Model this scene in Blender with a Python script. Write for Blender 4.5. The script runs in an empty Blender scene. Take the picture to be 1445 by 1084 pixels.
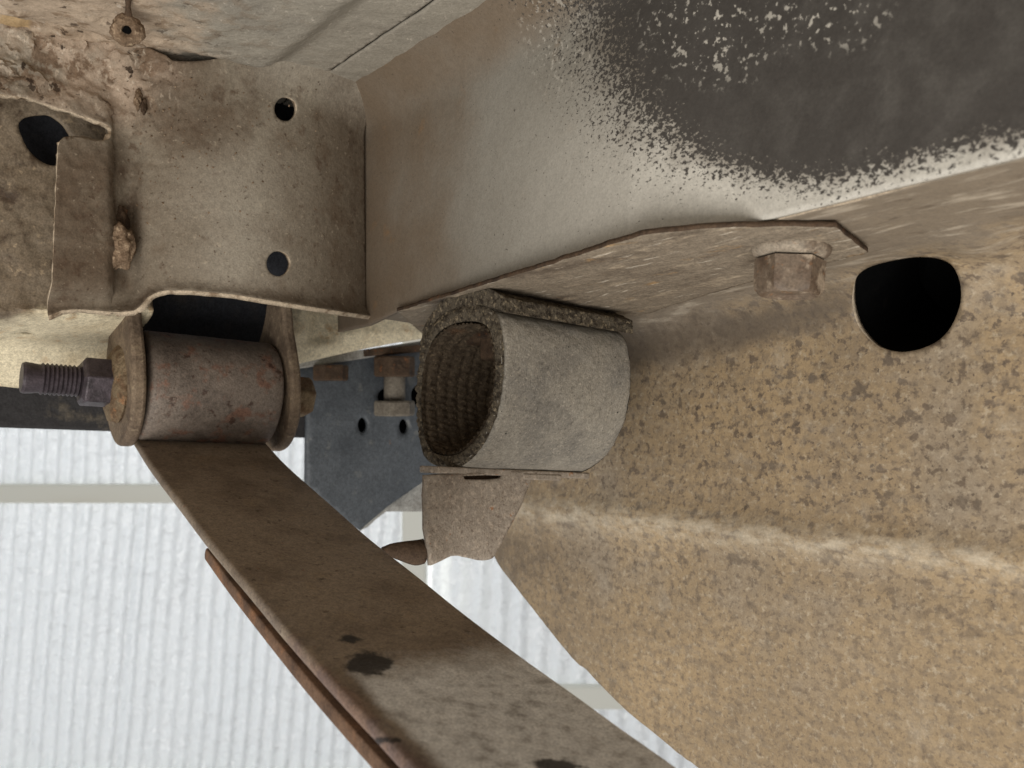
import bpy, math, random
import numpy as np
from mathutils import Vector, Matrix, noise, geometry

scene = bpy.context.scene
col = scene.collection
random.seed(7)
rad = math.radians

# ------------------------------------------------------------------ camera
F, CX, CY = 1251.0, 722.5, 542.0          # focal length and centre in photo pixels
cam_d = bpy.data.cameras.new('camera'); cam = bpy.data.objects.new('camera', cam_d); col.objects.link(cam)
cam.location = (0, 0, 0); cam.rotation_euler = (rad(90), 0, 0)
cam_d.sensor_width = 36.0; cam_d.lens = F / 1445 * 36.0
cam_d.clip_start = 0.01; cam_d.clip_end = 50
cam_d.dof.use_dof = True; cam_d.dof.focus_distance = 0.305; cam_d.dof.aperture_fstop = 22
scene.camera = cam

# ------------------------------------------------------------------ light
world = bpy.data.worlds.new('World'); scene.world = world; world.use_nodes = True
bg = world.node_tree.nodes['Background']
bg.inputs['Color'].default_value = (1.0, 0.985, 0.965, 1); bg.inputs['Strength'].default_value = 0.41

def area(name, loc, target, size, power, color):
    l = bpy.data.lights.new(name, 'AREA'); l.shape = 'RECTANGLE'; l.size = size[0]; l.size_y = size[1]
    l.energy = power; l.color = color
    o = bpy.data.objects.new(name, l); col.objects.link(o); o.location = loc
    d = Vector(target) - Vector(loc); o.rotation_euler = d.to_track_quat('-Z', 'Y').to_euler()
    return o
area('daylight_area', (-0.10, -0.34, -0.40), (0.05, 0.3, 0.0), (0.6, 0.45), 5.3, (1.0, 0.97, 0.925))
area('outside_daylight', (-1.3, 3.7, 0.5), (-0.2, 1.3, -0.15), (1.6, 1.3), 265, (1.0, 1.0, 1.0))

scene.view_settings.view_transform = 'Standard'; scene.view_settings.look = 'None'
scene.view_settings.gamma = 1; scene.view_settings.exposure = 0.0
scene.render.engine = 'CYCLES'

# ------------------------------------------------------------------ frame of the car
AZ = rad(54)
U = Vector((math.cos(AZ), -math.sin(AZ), 0.05))            # along the rail, towards the camera
V = Vector((math.sin(AZ), math.cos(AZ), -0.09))            # across the car, away to the right
Uh = Vector((math.cos(AZ), -math.sin(AZ), 0)); Vh = Vector((math.sin(AZ), math.cos(AZ), 0))
W = Vector((0, 0, 1))
U.normalize(); V.normalize()
ray = lambda x, y: Vector(((x - CX) / F, 1, (CY - y) / F))
O = ray(517, 447) * 0.4                                    # inner corner: crossmember meets rail
ZC = 0.130                                                 # height of the floor pan

def proj(p):
    y = max(p.y, 1e-4)
    return CX + F * p.x / y, CY - F * p.z / y

def ss(a, b, x):
    t = min(1, max(0, (x - a) / (b - a))); return t * t * (3 - 2 * t)

def fbm(p, scale, octv=4, off=0.0):
    return noise.fractal(Vector((p.x * scale + off, p.y * scale, p.z * scale - off)), 1.0, 2.0, octv)

# ------------------------------------------------------------------ materials
def L(r, g, b, k=1.0):
    f = lambda c: (c / 12.92 if c <= 0.04045 else ((c + 0.055) / 1.055) ** 2.4)
    return tuple(min(0.85, f(v / 255) * k) for v in (r, g, b)) + (1,)

class NB:
    def __init__(s, name):
        s.m = bpy.data.materials.new(name); s.m.use_nodes = True
        s.t = s.m.node_tree; s.t.nodes.clear()
        s.out = s.t.nodes.new('ShaderNodeOutputMaterial')
    def n(s, kind, ins=None, **props):
        nd = s.t.nodes.new('ShaderNode' + kind)
        for k, v in props.items(): setattr(nd, k, v)
        for k, v in (ins or {}).items():
            if isinstance(v, bpy.types.NodeSocket): s.t.links.new(v, nd.inputs[k])
            else: nd.inputs[k].default_value = v
        return nd
    def math(s, op, a, b=0.0):
        return s.n('Math', {0: a, 1: b}, operation=op).outputs[0]
    def rng(s, x, lo, hi):
        return s.n('MapRange', {'Value': x, 'From Min': lo, 'From Max': hi}, interpolation_type='SMOOTHSTEP').outputs['Result']

def tex(b, co, d):
    st = d.get('st'); src = co
    if st or d.get('rot'):
        src = b.n('Mapping', {'Vector': co, 'Scale': st or (1, 1, 1), 'Rotation': (0, 0, d.get('rot', 0))}).outputs[0]
    if d.get('off'):
        src = b.n('VectorMath', {0: src, 1: (d['off'],) * 3}, operation='ADD').outputs[0]
    if d.get('kind') == 'vor':
        v = b.n('TexVoronoi', {'Vector': src, 'Scale': d['s'], 'Randomness': 1.0})
        return v.outputs['Distance']
    nz = b.n('TexNoise', {'Vector': src, 'Scale': d['s'], 'Detail': d.get('d', 4), 'Roughness': d.get('r', 0.6), 'Distortion': d.get('dist', 0.0)})
    return nz.outputs['Fac']

def grime(name, base, layers=(), rough=0.8, bumps=(), coord='Object', metal=0.0, spec=0.3, grain=0.38):
    b = NB(name)
    co = b.n('TexCoord').outputs[coord]
    colr = b.n('RGB'); colr.outputs[0].default_value = base; c = colr.outputs[0]
    rg = b.n('Value'); rg.outputs[0].default_value = rough; rgh = rg.outputs[0]
    for d in layers:
        t = tex(b, co, d)
        if d.get('attr'):
            a = b.n('Attribute', attribute_name=d['attr']).outputs['Fac']
            if d.get('mode', 'mul') == 'thr':
                x = b.math('ADD', a, b.math('MULTIPLY', b.math('SUBTRACT', t, 0.5), d['amp']))
                f = b.rng(x, d['lo'], d['hi'])
            else:
                f = b.math('MULTIPLY', b.rng(t, d['lo'], d['hi']), a)
        else:
            f = b.rng(t, d['lo'], d['hi'])
        if d.get('a', 1) != 1: f = b.math('MULTIPLY', f, d['a'])
        mx = b.n('Mix', {'Factor': f, 'A': c, 'B': d['c']}, data_type='RGBA') if False else None
        mxn = b.t.nodes.new('ShaderNodeMix'); mxn.data_type = 'RGBA'
        b.t.links.new(f, mxn.inputs[0]); b.t.links.new(c, mxn.inputs[6]); mxn.inputs[7].default_value = d['c']
        c = mxn.outputs[2]
        if 'rough' in d:
            mr = b.t.nodes.new('ShaderNodeMix'); mr.data_type = 'FLOAT'
            b.t.links.new(f, mr.inputs[0]); b.t.links.new(rgh, mr.inputs[2]); mr.inputs[3].default_value = d['rough']
            rgh = mr.outputs[0]
    if grain:                                  # fine dust and pits
        oc = b.n('TexCoord').outputs['Object']
        g1 = b.rng(b.n('TexNoise', {'Vector': oc, 'Scale': 1500.0, 'Detail': 3.0, 'Roughness': .6}).outputs['Fac'], .3, .7)
        g2 = b.rng(b.n('TexNoise', {'Vector': oc, 'Scale': 520.0, 'Detail': 4.0, 'Roughness': .65}).outputs['Fac'], .3, .7)
        gv = b.math('ADD', b.math('MULTIPLY', g1, grain * 1.1), b.math('ADD', b.math('MULTIPLY', g2, grain * .9), 1 - grain))
        cc = b.n('CombineColor', {0: gv, 1: gv, 2: gv}).outputs[0]
        mg = b.t.nodes.new('ShaderNodeMix'); mg.data_type = 'RGBA'; mg.blend_type = 'MULTIPLY'; mg.inputs[0].default_value = 1.0
        b.t.links.new(c, mg.inputs[6]); b.t.links.new(cc, mg.inputs[7]); c = mg.outputs[2]
    bs = b.n('BsdfPrincipled', {'Base Color': c, 'Roughness': rgh, 'Metallic': metal, 'Specular IOR Level': spec})
    nrm = None
    for d in bumps:
        t = tex(b, co, d)
        if d.get('lo') is not None: t = b.rng(t, d['lo'], d['hi'])
        ins = {'Height': t, 'Strength': d.get('k', 1.0), 'Distance': d['h']}
        if nrm is not None: ins['Normal'] = nrm
        nrm = b.n('Bump', ins).outputs[0]
    if nrm is not None: b.t.links.new(nrm, bs.inputs['Normal'])
    b.t.links.new(bs.outputs[0], b.out.inputs['Surface'])
    return b.m

K = 1.12
MAT = {}
MAT['hanger'] = grime('dusty_hanger_steel', L(116, 105, 90, K), [
    dict(c=L(146, 137, 121, K), s=28, d=6, lo=.45, hi=.70, a=.75),
    dict(c=L(97, 82, 66, K), s=70, d=7, lo=.48, hi=.70, a=.8),
    dict(c=L(80, 62, 47, K), s=170, d=7, r=.65, lo=.56, hi=.70, a=.8),
    dict(c=L(158, 150, 136, K), s=40, d=6, attr='clean_lit', lo=.1, hi=.6, a=.8),
    dict(c=L(90, 76, 62, K), s=45, d=5, attr='brown', lo=.25, hi=.6, a=.85),
    dict(c=L(70, 53, 40, K), s=120, d=6, attr='brown', lo=.52, hi=.68, a=.7, off=4),
    dict(c=L(176, 156, 136, K), s=36, d=6, attr='crust', lo=.38, hi=.62, a=.8),
    dict(c=L(110, 88, 68, K), s=110, d=7, r=.65, attr='crust', lo=.52, hi=.60, a=.75, off=6),
    dict(c=L(52, 40, 31, K), s=160, d=6, attr='crust', lo=.61, hi=.65, a=.9, off=9),
    dict(c=L(206, 192, 172, K), s=500, d=4, st=(1, 1, .45), attr='crust', lo=.58, hi=.68, a=.6),
    dict(c=L(178, 164, 143, K), s=420, d=4, lo=.62, hi=.72, a=.4),
    dict(c=L(66, 50, 38, K), s=420, d=4, lo=.62, hi=.72, a=.7, off=3)],
    rough=.9, bumps=[dict(s=60, d=8, r=.65, h=.0008), dict(s=420, d=6, r=.7, h=.0004)], spec=.2, grain=.22)
MAT['lip'] = grime('lit_cut_edge', L(176, 160, 138, K), [dict(c=L(112, 92, 72, K), s=200, d=5, lo=.48, hi=.66, a=.8)], rough=.85, bumps=[dict(s=500, d=4, h=.0004)], spec=.2)  # pale colour paints in the light caught by cut rims
MAT['floor'] = grime('dusty_floor_paint', L(152, 145, 132, K), [
    dict(c=L(128, 122, 112, K), s=22, d=4, lo=.45, hi=.7, a=.6),
    dict(c=L(178, 158, 136, K), s=70, d=6, attr='crust', mode='thr', amp=.9, lo=.4, hi=.75, a=.85),
    dict(c=L(120, 98, 76, K), s=120, d=7, attr='crust', lo=.52, hi=.64, a=.8),
    dict(c=L(62, 48, 38, K), s=210, d=6, attr='crust', lo=.62, hi=.66, a=.9, off=5),
    dict(c=L(200, 190, 175, K), s=600, d=3, st=(1, .4, 1), rot=.6, lo=.6, hi=.72, a=.5),
    dict(c=L(176, 150, 112, K), s=45, d=3, attr='tan', mode='thr', amp=.6, lo=.55, hi=.7, a=.9),
    dict(c=L(80, 66, 52, K), s=700, d=3, lo=.66, hi=.76, a=.5),
    dict(c=L(40, 38, 38, K), s=900, d=3, attr='black', mode='thr', amp=1.6, lo=.62, hi=.7)],
    rough=.85, bumps=[dict(s=120, d=6, h=.0008), dict(s=700, d=4, h=.0003)], spec=.2, grain=.18)
MAT['rail'] = grime('cream_rail_paint', L(138, 133, 123, K), [
    dict(c=L(122, 116, 105, K), s=14, d=4, lo=.4, hi=.7, a=.6),
    dict(c=L(112, 96, 78, K), s=30, d=5, attr='dirt_shade', mode='thr', amp=.7, lo=.35, hi=1.0, a=.9),
    dict(c=L(160, 118, 70, K), s=60, d=4, attr='dirt_shade', lo=.62, hi=.8, a=.5),
    dict(c=L(98, 82, 66, K), s=900, d=2, attr='dirt_shade', lo=.66, hi=.76, a=.6),
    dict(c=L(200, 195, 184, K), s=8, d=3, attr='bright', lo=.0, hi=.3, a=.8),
    dict(c=L(64, 58, 52, K), s=800, d=2, lo=.70, hi=.74, a=.8),
    dict(c=L(120, 80, 45, K), s=420, d=2, lo=.765, hi=.80, a=.8),
    dict(c=L(104, 93, 80, K), s=120, d=6, attr='black', mode='thr', amp=1.0, lo=.30, hi=.9, a=.6),
    dict(c=L(68, 64, 60, K), s=700, d=6, r=.70, st=(1, 1, 1.4), attr='black', mode='thr', amp=3.2, lo=.50, hi=.64, rough=.6),
    dict(c=L(88, 84, 79, K), s=110, d=7, attr='blackdust', lo=.4, hi=.72, a=.7),
    dict(c=L(186, 180, 168, K), s=520, d=4, attr='chips', lo=.58, hi=.63)],
    rough=.6, bumps=[dict(s=60, d=4, h=.0005), dict(s=900, d=4, h=.00012)], spec=.3, grain=.14)
MAT['plate'] = grime('dusty_streaked_steel', L(134, 122, 106, K), [
    dict(c=L(92, 80, 68, K), s=60, d=7, lo=.47, hi=.68, st=(.35, 1, 1), a=.8),
    dict(c=L(176, 160, 138, K), s=130, d=6, lo=.55, hi=.68, st=(.25, 1, 1), a=.7),
    dict(c=L(178, 138, 84, K), s=120, d=5, lo=.60, hi=.72, st=(.4, 1, 1), off=3.0, a=.55),
    dict(c=L(205, 195, 178, K), s=420, d=4, lo=.62, hi=.68, st=(.12, 1, 1), a=.7),
    dict(c=L(64, 52, 42, K), s=500, d=4, lo=.62, hi=.74, st=(.4, 1, 1), a=.6)],
    rough=.85, coord='UV', bumps=[dict(s=260, d=6, st=(.3, 1, 1), h=.0009), dict(s=900, d=4, h=.0004)], spec=.2)
MAT['liner'] = grime('spotted_taupe_liner', L(152, 132, 104, K), [
    dict(c=L(168, 145, 112, K), s=14, d=4, lo=.42, hi=.66, a=.8),
    dict(c=L(146, 134, 118, K), s=20, d=6, lo=.50, hi=.68, a=.7, off=2.0),
    dict(c=L(134, 118, 97, K), s=230, d=6, r=.62, lo=.46, hi=.64, a=.75),
    dict(c=L(184, 170, 147, K), s=380, d=6, r=.65, lo=.52, hi=.68, a=.6, off=9.0),
    dict(c=L(110, 96, 80, K), s=520, d=4, lo=.54, hi=.64, a=.6),
    dict(c=L(106, 92, 77, K), s=260, d=5, r=.6, attr='spots', lo=.53, hi=.64, a=.85, off=5.0),
    dict(c=L(100, 88, 75, K), s=115, d=6, r=.6, attr='spots', lo=.575, hi=.66, a=.75, off=13.0),
    dict(c=L(92, 80, 68, K), s=300, d=3, attr='spots', lo=.63, hi=.69, a=.8, off=17.0),
    dict(c=L(178, 166, 148, K), s=45, d=7, lo=.58, hi=.74, a=.4, off=21.0),
    dict(c=L(126, 115, 101, K), s=60, d=6, attr='grey', mode='thr', amp=.8, lo=.25, hi=.9, a=.9),
    dict(c=L(186, 174, 156, K), s=200, d=6, st=(.22, 1, 1), attr='grey', lo=.52, hi=.66, a=.7),
    dict(c=L(84, 72, 60, K), s=300, d=6, st=(.3, 1, 1), attr='grey', lo=.58, hi=.68, a=.6, off=4.0),
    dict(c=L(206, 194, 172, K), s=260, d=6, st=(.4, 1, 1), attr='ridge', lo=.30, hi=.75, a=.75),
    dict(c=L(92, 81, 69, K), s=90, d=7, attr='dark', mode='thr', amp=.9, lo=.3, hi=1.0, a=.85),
    dict(c=L(38, 32, 28, K), s=1100, d=1, lo=.785, hi=.80)],
    rough=.52, coord='UV', bumps=[dict(s=60, d=4, h=.0004), dict(s=500, d=5, h=.00012)], spec=.45, grain=.15)
MAT['rubber'] = grime('dusty_grey_rubber', L(146, 140, 129, K), [
    dict(c=L(120, 116, 109, K), s=45, d=6, lo=.42, hi=.66, a=.8),
    dict(c=L(160, 152, 138, K), s=35, d=5, lo=.5, hi=.72, a=.7, off=2),
    dict(c=L(190, 180, 164, K), s=900, d=5, lo=.54, hi=.70, a=.5),
    dict(c=L(78, 73, 68, K), s=700, d=5, lo=.55, hi=.70, a=.5, off=4),
    dict(c=L(30, 28, 27, K), s=700, d=1, lo=.775, hi=.79)],
    rough=.85, bumps=[dict(s=300, d=5, h=.0005), dict(s=1600, d=3, h=.0003)], spec=.2, grain=.28)
MAT['fabric'] = grime('brown_cord_fabric', L(84, 73, 60, K), [
    dict(c=L(64, 54, 44, K), s=300, d=5, lo=.42, hi=.65, a=.8),
    dict(c=L(128, 112, 90, K), s=900, d=4, lo=.56, hi=.7, a=.7),
    dict(c=L(110, 72, 44, K), s=60, d=4, lo=.6, hi=.8, a=.5)],
    rough=.95, bumps=[dict(s=900, d=5, h=.0007), dict(s=2400, d=2, h=.0003)], spec=.1)
MAT['rim'] = grime('frayed_rubber_edge', L(92, 84, 72, K), [
    dict(c=L(52, 46, 40, K), s=420, d=5, lo=.45, hi=.62, a=.85),
    dict(c=L(150, 136, 112, K), s=700, d=4, lo=.54, hi=.68, a=.75)],
    rough=.95, bumps=[dict(s=500, d=5, h=.0012), dict(s=1800, d=3, h=.0004)], spec=.1)
MAT['tab'] = grime('brown_grey_bracket_steel', L(148, 137, 124, K), [
    dict(c=L(110, 98, 86, K), s=60, d=5, lo=.45, hi=.68, a=.7),
    dict(c=L(168, 154, 138, K), s=520, d=4, lo=.52, hi=.66, a=.65),
    dict(c=L(98, 82, 70, K), s=700, d=4, lo=.55, hi=.68, a=.6, off=3),
    dict(c=L(140, 88, 44, K), s=170, d=4, lo=.66, hi=.72, a=.8, off=6)],
    rough=.8, bumps=[dict(s=300, d=5, h=.0005), dict(s=1300, d=3, h=.0003)], spec=.3, grain=.22)
MAT['rust_dark'] = grime('dark_brown_rust', L(78, 62, 48, K), [
    dict(c=L(48, 38, 31, K), s=120, d=5, lo=.45, hi=.68, a=.8),
    dict(c=L(122, 78, 48, K), s=220, d=5, lo=.58, hi=.72, a=.7)],
    rough=.8, bumps=[dict(s=500, d=5, h=.0006)], spec=.25)
MAT['leaf'] = grime('brown_spring_steel', L(134, 120, 104, K), [
    dict(c=L(104, 90, 76, K), s=40, d=6, lo=.42, hi=.68, a=.8),
    dict(c=L(134, 117, 96, K), s=90, d=6, lo=.54, hi=.72, a=.6, off=2),
    dict(c=L(66, 50, 40, K), s=330, d=4, lo=.62, hi=.72, a=.8),
    dict(c=L(136, 84, 52, K), s=240, d=3, lo=.70, hi=.76, a=.8),
    dict(c=L(216, 215, 213, K), s=160, d=6, attr='worn_sheen', mode='thr', amp=.8, lo=.15, hi=.95, a=.9, rough=.42),
    dict(c=L(98, 90, 84, K), s=260, d=7, r=.7, attr='worn_sheen', lo=.46, hi=.70, a=.75),
    dict(c=L(122, 98, 84, K), s=80, d=5, attr='edge', mode='thr', amp=.8, lo=.4, hi=.8, a=.8),
    dict(c=L(88, 78, 80, K), s=60, d=4, attr='edge', lo=.4, hi=.6, a=.7, off=7),
    dict(c=L(38, 34, 32, K), s=170, d=7, r=.65, attr='stain', mode='thr', amp=1.7, lo=.42, hi=.72, a=.92, rough=.55)],
    rough=.62, bumps=[dict(s=120, d=5, h=.0006), dict(s=900, d=4, h=.0002)], spec=.35)
MAT['leaf_under'] = grime('rusty_second_leaf', L(108, 84, 66, K), [
    dict(c=L(70, 54, 44, K), s=60, d=5, lo=.42, hi=.68, a=.8),
    dict(c=L(146, 104, 72, K), s=90, d=5, lo=.52, hi=.72, a=.7, off=3)],
    rough=.7, bumps=[dict(s=400, d=5, h=.0004)], spec=.3)
MAT['eye'] = grime('grey_brown_eye_steel', L(112, 101, 91, K), [
    dict(c=L(84, 74, 66, K), s=50, d=5, lo=.42, hi=.68, a=.8),
    dict(c=L(124, 112, 102, K), s=120, d=5, lo=.54, hi=.72, a=.6, off=2),
    dict(c=L(112, 78, 62, K), s=130, d=6, lo=.52, hi=.66, a=.75, off=5),
    dict(c=L(62, 44, 35, K), s=220, d=5, lo=.59, hi=.68, a=.85)],
    rough=.6, bumps=[dict(s=200, d=5, h=.0005), dict(s=1200, d=3, h=.0002)], spec=.35)
MAT['shackle'] = grime('dusty_shackle_steel', L(118, 102, 84, K), [
    dict(c=L(84, 70, 58, K), s=70, d=5, lo=.42, hi=.66, a=.8),
    dict(c=L(146, 130, 106, K), s=300, d=5, lo=.56, hi=.7, a=.6)],
    rough=.75, bumps=[dict(s=300, d=5, h=.0006)], spec=.3)
MAT['nut_rust'] = grime('muddy_rusted_nut', L(120, 104, 82, K), [
    dict(c=L(90, 68, 50, K), s=160, d=5, lo=.42, hi=.66, a=.8),
    dict(c=L(150, 108, 74, K), s=200, d=4, lo=.58, hi=.72, a=.7, off=4)],
    rough=.85, bumps=[dict(s=350, d=6, h=.0016)], spec=.2)
MAT['stud'] = grime('dark_violet_steel', L(70, 62, 66, K), [
    dict(c=L(46, 40, 42, K), s=160, d=5, lo=.45, hi=.66, a=.8)],
    rough=.45, bumps=[dict(s=700, d=4, h=.0002)], metal=.3, spec=.4)
MAT['bolt'] = grime('dusty_flange_bolt', L(146, 134, 118, K), [
    dict(c=L(90, 74, 60, K), s=140, d=5, lo=.45, hi=.66, a=.8),
    dict(c=L(180, 164, 144, K), s=400, d=5, lo=.56, hi=.68, a=.6),
    dict(c=L(132, 92, 56, K), s=520, d=4, lo=.62, hi=.7, a=.8, off=4)],
    rough=.7, bumps=[dict(s=400, d=5, h=.0003)], spec=.35)
MAT['bolt_hex'] = grime('rusty_hex_steel', L(110, 95, 80, K), [
    dict(c=L(88, 71, 57, K), s=120, d=5, lo=.45, hi=.64, a=.85),
    dict(c=L(168, 152, 132, K), s=160, d=6, lo=.52, hi=.64, a=.75, off=3),
    dict(c=L(122, 90, 62, K), s=420, d=4, lo=.62, hi=.70, a=.7, off=4)],
    rough=.55, bumps=[dict(s=300, d=5, h=.0003)], spec=.4)
MAT['cream'] = grime('cream_apron_paint', L(206, 194, 166, K), [
    dict(c=L(178, 160, 128, K), s=40, d=5, lo=.45, hi=.7, a=.7),
    dict(c=L(150, 118, 80, K), s=130, d=5, lo=.58, hi=.72, a=.7),
    dict(c=L(104, 90, 74, K), s=60, d=6, attr='brown', mode='thr', amp=.8, lo=.35, hi=.7, a=.92),
    dict(c=L(70, 56, 43, K), s=110, d=7, attr='brown', lo=.50, hi=.66, a=.8),
    dict(c=L(168, 148, 120, K), s=200, d=6, attr='brown', lo=.60, hi=.70, a=.6, off=4)],
    rough=.6, bumps=[dict(s=160, d=6, h=.0008)], spec=.3)
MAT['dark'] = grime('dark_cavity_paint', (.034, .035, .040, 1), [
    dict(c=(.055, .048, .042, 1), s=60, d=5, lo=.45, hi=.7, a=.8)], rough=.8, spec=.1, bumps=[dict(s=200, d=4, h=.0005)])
MAT['pitch'] = grime('black_void_shade', (.004, .004, .004, 1), [
    dict(c=(.012, .010, .009, 1), s=120, d=4, lo=.6, hi=.75, a=.8)], rough=.9, spec=.05)  # near-black colour stands in for the shade inside hollows
MAT['bluegrey'] = grime('blue_grey_bracket_paint', L(78, 82, 86, K), [
    dict(c=L(58, 62, 66, K), s=40, d=5, lo=.42, hi=.68, a=.8),
    dict(c=L(108, 108, 104, K), s=120, d=5, lo=.58, hi=.72, a=.6),
    dict(c=L(112, 84, 60, K), s=70, d=5, lo=.68, hi=.76, a=.8, off=3)],
    rough=.5, bumps=[dict(s=200, d=5, h=.0004)], spec=.4)
MAT['greysteel'] = grime('grey_bracket_edge', L(148, 146, 140, K), [
    dict(c=L(96, 88, 80, K), s=70, d=5, lo=.45, hi=.68, a=.8)], rough=.6, bumps=[dict(s=250, d=4, h=.0005)], spec=.35)
MAT['oldsteel'] = grime('dull_old_steel', L(112, 104, 92, K), [
    dict(c=L(74, 66, 57, K), s=90, d=5, lo=.45, hi=.68, a=.8)], rough=.6, bumps=[dict(s=300, d=4, h=.0006)], spec=.35)
MAT['bar'] = grime('mud_splashed_black_bar', L(44, 42, 42, K), [
    dict(c=L(112, 102, 86, K), s=50, d=6, lo=.54, hi=.7, a=.75)], rough=.7, bumps=[dict(s=200, d=5, h=.001)], spec=.3)
MAT['mud'] = grime('dried_mud', L(128, 108, 88, K), [
    dict(c=L(92, 74, 58, K), s=200, d=5, lo=.42, hi=.62, a=.85),
    dict(c=L(176, 156, 130, K), s=500, d=4, lo=.55, hi=.68, a=.7)],
    rough=.95, bumps=[dict(s=500, d=5, h=.0012)], spec=.1)
MAT['railpaint'] = grime('cream_painted_timber', L(232, 228, 216, K), [
    dict(c=L(196, 184, 160, K), s=3, d=4, lo=.45, hi=.7, a=.7, st=(.3, 1, 1))], rough=.6, spec=.3, grain=0)

def sheet_mat():
    b = NB('translucent_ribbed_sheet')
    co = b.n('TexCoord').outputs['Object']
    n1 = b.n('TexNoise', {'Vector': co, 'Scale': 55.0, 'Detail': 5.0}).outputs['Fac']
    bp = b.n('Bump', {'Height': n1, 'Strength': 1.0, 'Distance': .010}).outputs[0]
    d = b.n('BsdfDiffuse', {'Color': (.80, .81, .82, 1), 'Normal': bp})
    t = b.n('BsdfTranslucent', {'Color': (.80, .82, .83, 1), 'Normal': bp})
    g = b.n('BsdfGlossy', {'Color': (.9, .9, .9, 1), 'Roughness': .06, 'Normal': bp})
    m = b.n('MixShader', {0: .5, 1: d.outputs[0], 2: t.outputs[0]})
    m2 = b.n('MixShader', {0: .22, 1: m.outputs[0], 2: g.outputs[0]})
    b.t.links.new(m2.outputs[0], b.out.inputs['Surface'])
    return b.m
MAT['sheet'] = sheet_mat()

# ------------------------------------------------------------------ object helpers
ABS = {}
def tag(o, label=None, cat=None, group=None, kind=None):
    if label: o['label'] = label
    if cat: o['category'] = cat
    if group: o['group'] = group
    if kind: o['kind'] = kind
    return o

def thing(name, label, cat, loc, group=None):
    o = bpy.data.objects.new(name, None); col.objects.link(o); o.empty_display_size = .01
    o.location = loc; ABS[o.name] = Vector(loc)
    return tag(o, label, cat, group)

def mk(name, verts, faces, mat, parent=None, smooth=True, sharp=35, uv=None, attrs=None, solid=0, bevel=0, rim=None):
    vs = [Vector(v) for v in verts]
    lo = Vector((min(v.x for v in vs), min(v.y for v in vs), min(v.z for v in vs)))
    hi = Vector((max(v.x for v in vs), max(v.y for v in vs), max(v.z for v in vs)))
    loc = Vector(((lo.x + hi.x) / 2, (lo.y + hi.y) / 2, lo.z))
    me = bpy.data.meshes.new(name)
    me.from_pydata([v - loc for v in vs], [], faces)
    if uv:
        ul = me.uv_layers.new(name='UVMap')
        idx = np.empty(len(me.loops), dtype=np.int32); me.loops.foreach_get('vertex_index', idx)
        ul.data.foreach_set('uv', np.asarray(uv, dtype=np.float32)[idx].ravel())
    for k, vals in (attrs or {}).items():
        a = me.attributes.new(k, 'FLOAT', 'POINT'); a.data.foreach_set('value', np.asarray(vals, dtype=np.float32))
    me.materials.append(MAT[mat]); me.update()
    if smooth:
        me.shade_smooth(); me.set_sharp_from_angle(angle=rad(sharp))
    o = bpy.data.objects.new(name, me); col.objects.link(o)
    ABS[o.name] = loc
    if parent: o.parent = parent; o.location = loc - ABS[parent.name]
    else: o.location = loc
    if solid:
        md = o.modifiers.new('thickness', 'SOLIDIFY'); md.thickness = solid; md.offset = -1
        if rim: me.materials.append(MAT[rim]); md.material_offset_rim = 1
    if bevel:
        md = o.modifiers.new('bevel', 'BEVEL'); md.width = bevel; md.segments = 2; md.limit_method = 'ANGLE'; md.angle_limit = rad(40)
    return o

class P:                       # an outline point given in the surface's own coordinates
    def __init__(s, a, b): s.a, s.b = a, b

def hitter(S, dom):
    (a0, a1), (b0, b1) = dom; n = 48; seeds = []
    for i in range(n + 1):
        for j in range(n + 1):
            a = a0 + (a1 - a0) * i / n; b = b0 + (b1 - b0) * j / n
            p = S(a, b)
            if p.y > .03:
                x, y = proj(p); seeds.append((x, y, a, b))
    sd = np.array(seeds)
    def f(px, py):
        k = np.argmin((sd[:, 0] - px) ** 2 + (sd[:, 1] - py) ** 2); a, b = sd[k, 2], sd[k, 3]
        e = 1e-5
        for _ in range(12):
            x, y = proj(S(a, b)); xa, ya = proj(S(a + e, b)); xb, yb = proj(S(a, b + e))
            J = np.array([[(xa - x) / e, (xb - x) / e], [(ya - y) / e, (yb - y) / e]])
            r = np.array([px - x, py - y])
            if abs(r[0]) + abs(r[1]) < 1e-3: break
            try: dlt = np.linalg.solve(J, r)
            except np.linalg.LinAlgError: break
            m = max(abs(dlt[0]) / (abs(a1 - a0) * .2), abs(dlt[1]) / (abs(b1 - b0) * .2), 1)
            a += dlt[0] / m; b += dlt[1] / m
        return a, b
    return f

def inside(poly, pts):
    x, y = pts[:, 0], pts[:, 1]; r = np.zeros(len(pts), bool); n = len(poly)
    for i in range(n):
        x1, y1 = poly[i]; x2, y2 = poly[(i + 1) % n]
        if y1 == y2: continue
        c = ((y1 > y) != (y2 > y)) & (x < (x2 - x1) * (y - y1) / (y2 - y1) + x1); r ^= c
    return r

def edge_dist(poly, pts):
    d = np.full(len(pts), 1e9)
    for i in range(len(poly)):
        a = np.array(poly[i]); b = np.array(poly[(i + 1) % len(poly)]); ab = b - a; l = (ab ** 2).sum() + 1e-18
        t = np.clip(((pts - a) @ ab) / l, 0, 1); q = a + t[:, None] * ab
        d = np.minimum(d, np.sqrt(((pts - q) ** 2).sum(1)))
    return d

def dens(poly, step):
    out = []
    for i in range(len(poly)):
        a, b = poly[i], poly[(i + 1) % len(poly)]
        n = max(1, int(math.hypot(b[0] - a[0], b[1] - a[1]) / step))
        for k in range(n): out.append((a[0] + (b[0] - a[0]) * k / n, a[1] + (b[1] - a[1]) * k / n))
    return out

def ell(cx, cy, rx, ry, n=28, rot=0):
    c, s = math.cos(rot), math.sin(rot)
    return [(cx + rx * math.cos(t) * c - ry * math.sin(t) * s, cy + rx * math.cos(t) * s + ry * math.sin(t) * c)
            for t in [2 * math.pi * k / n for k in range(n)]]

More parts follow.
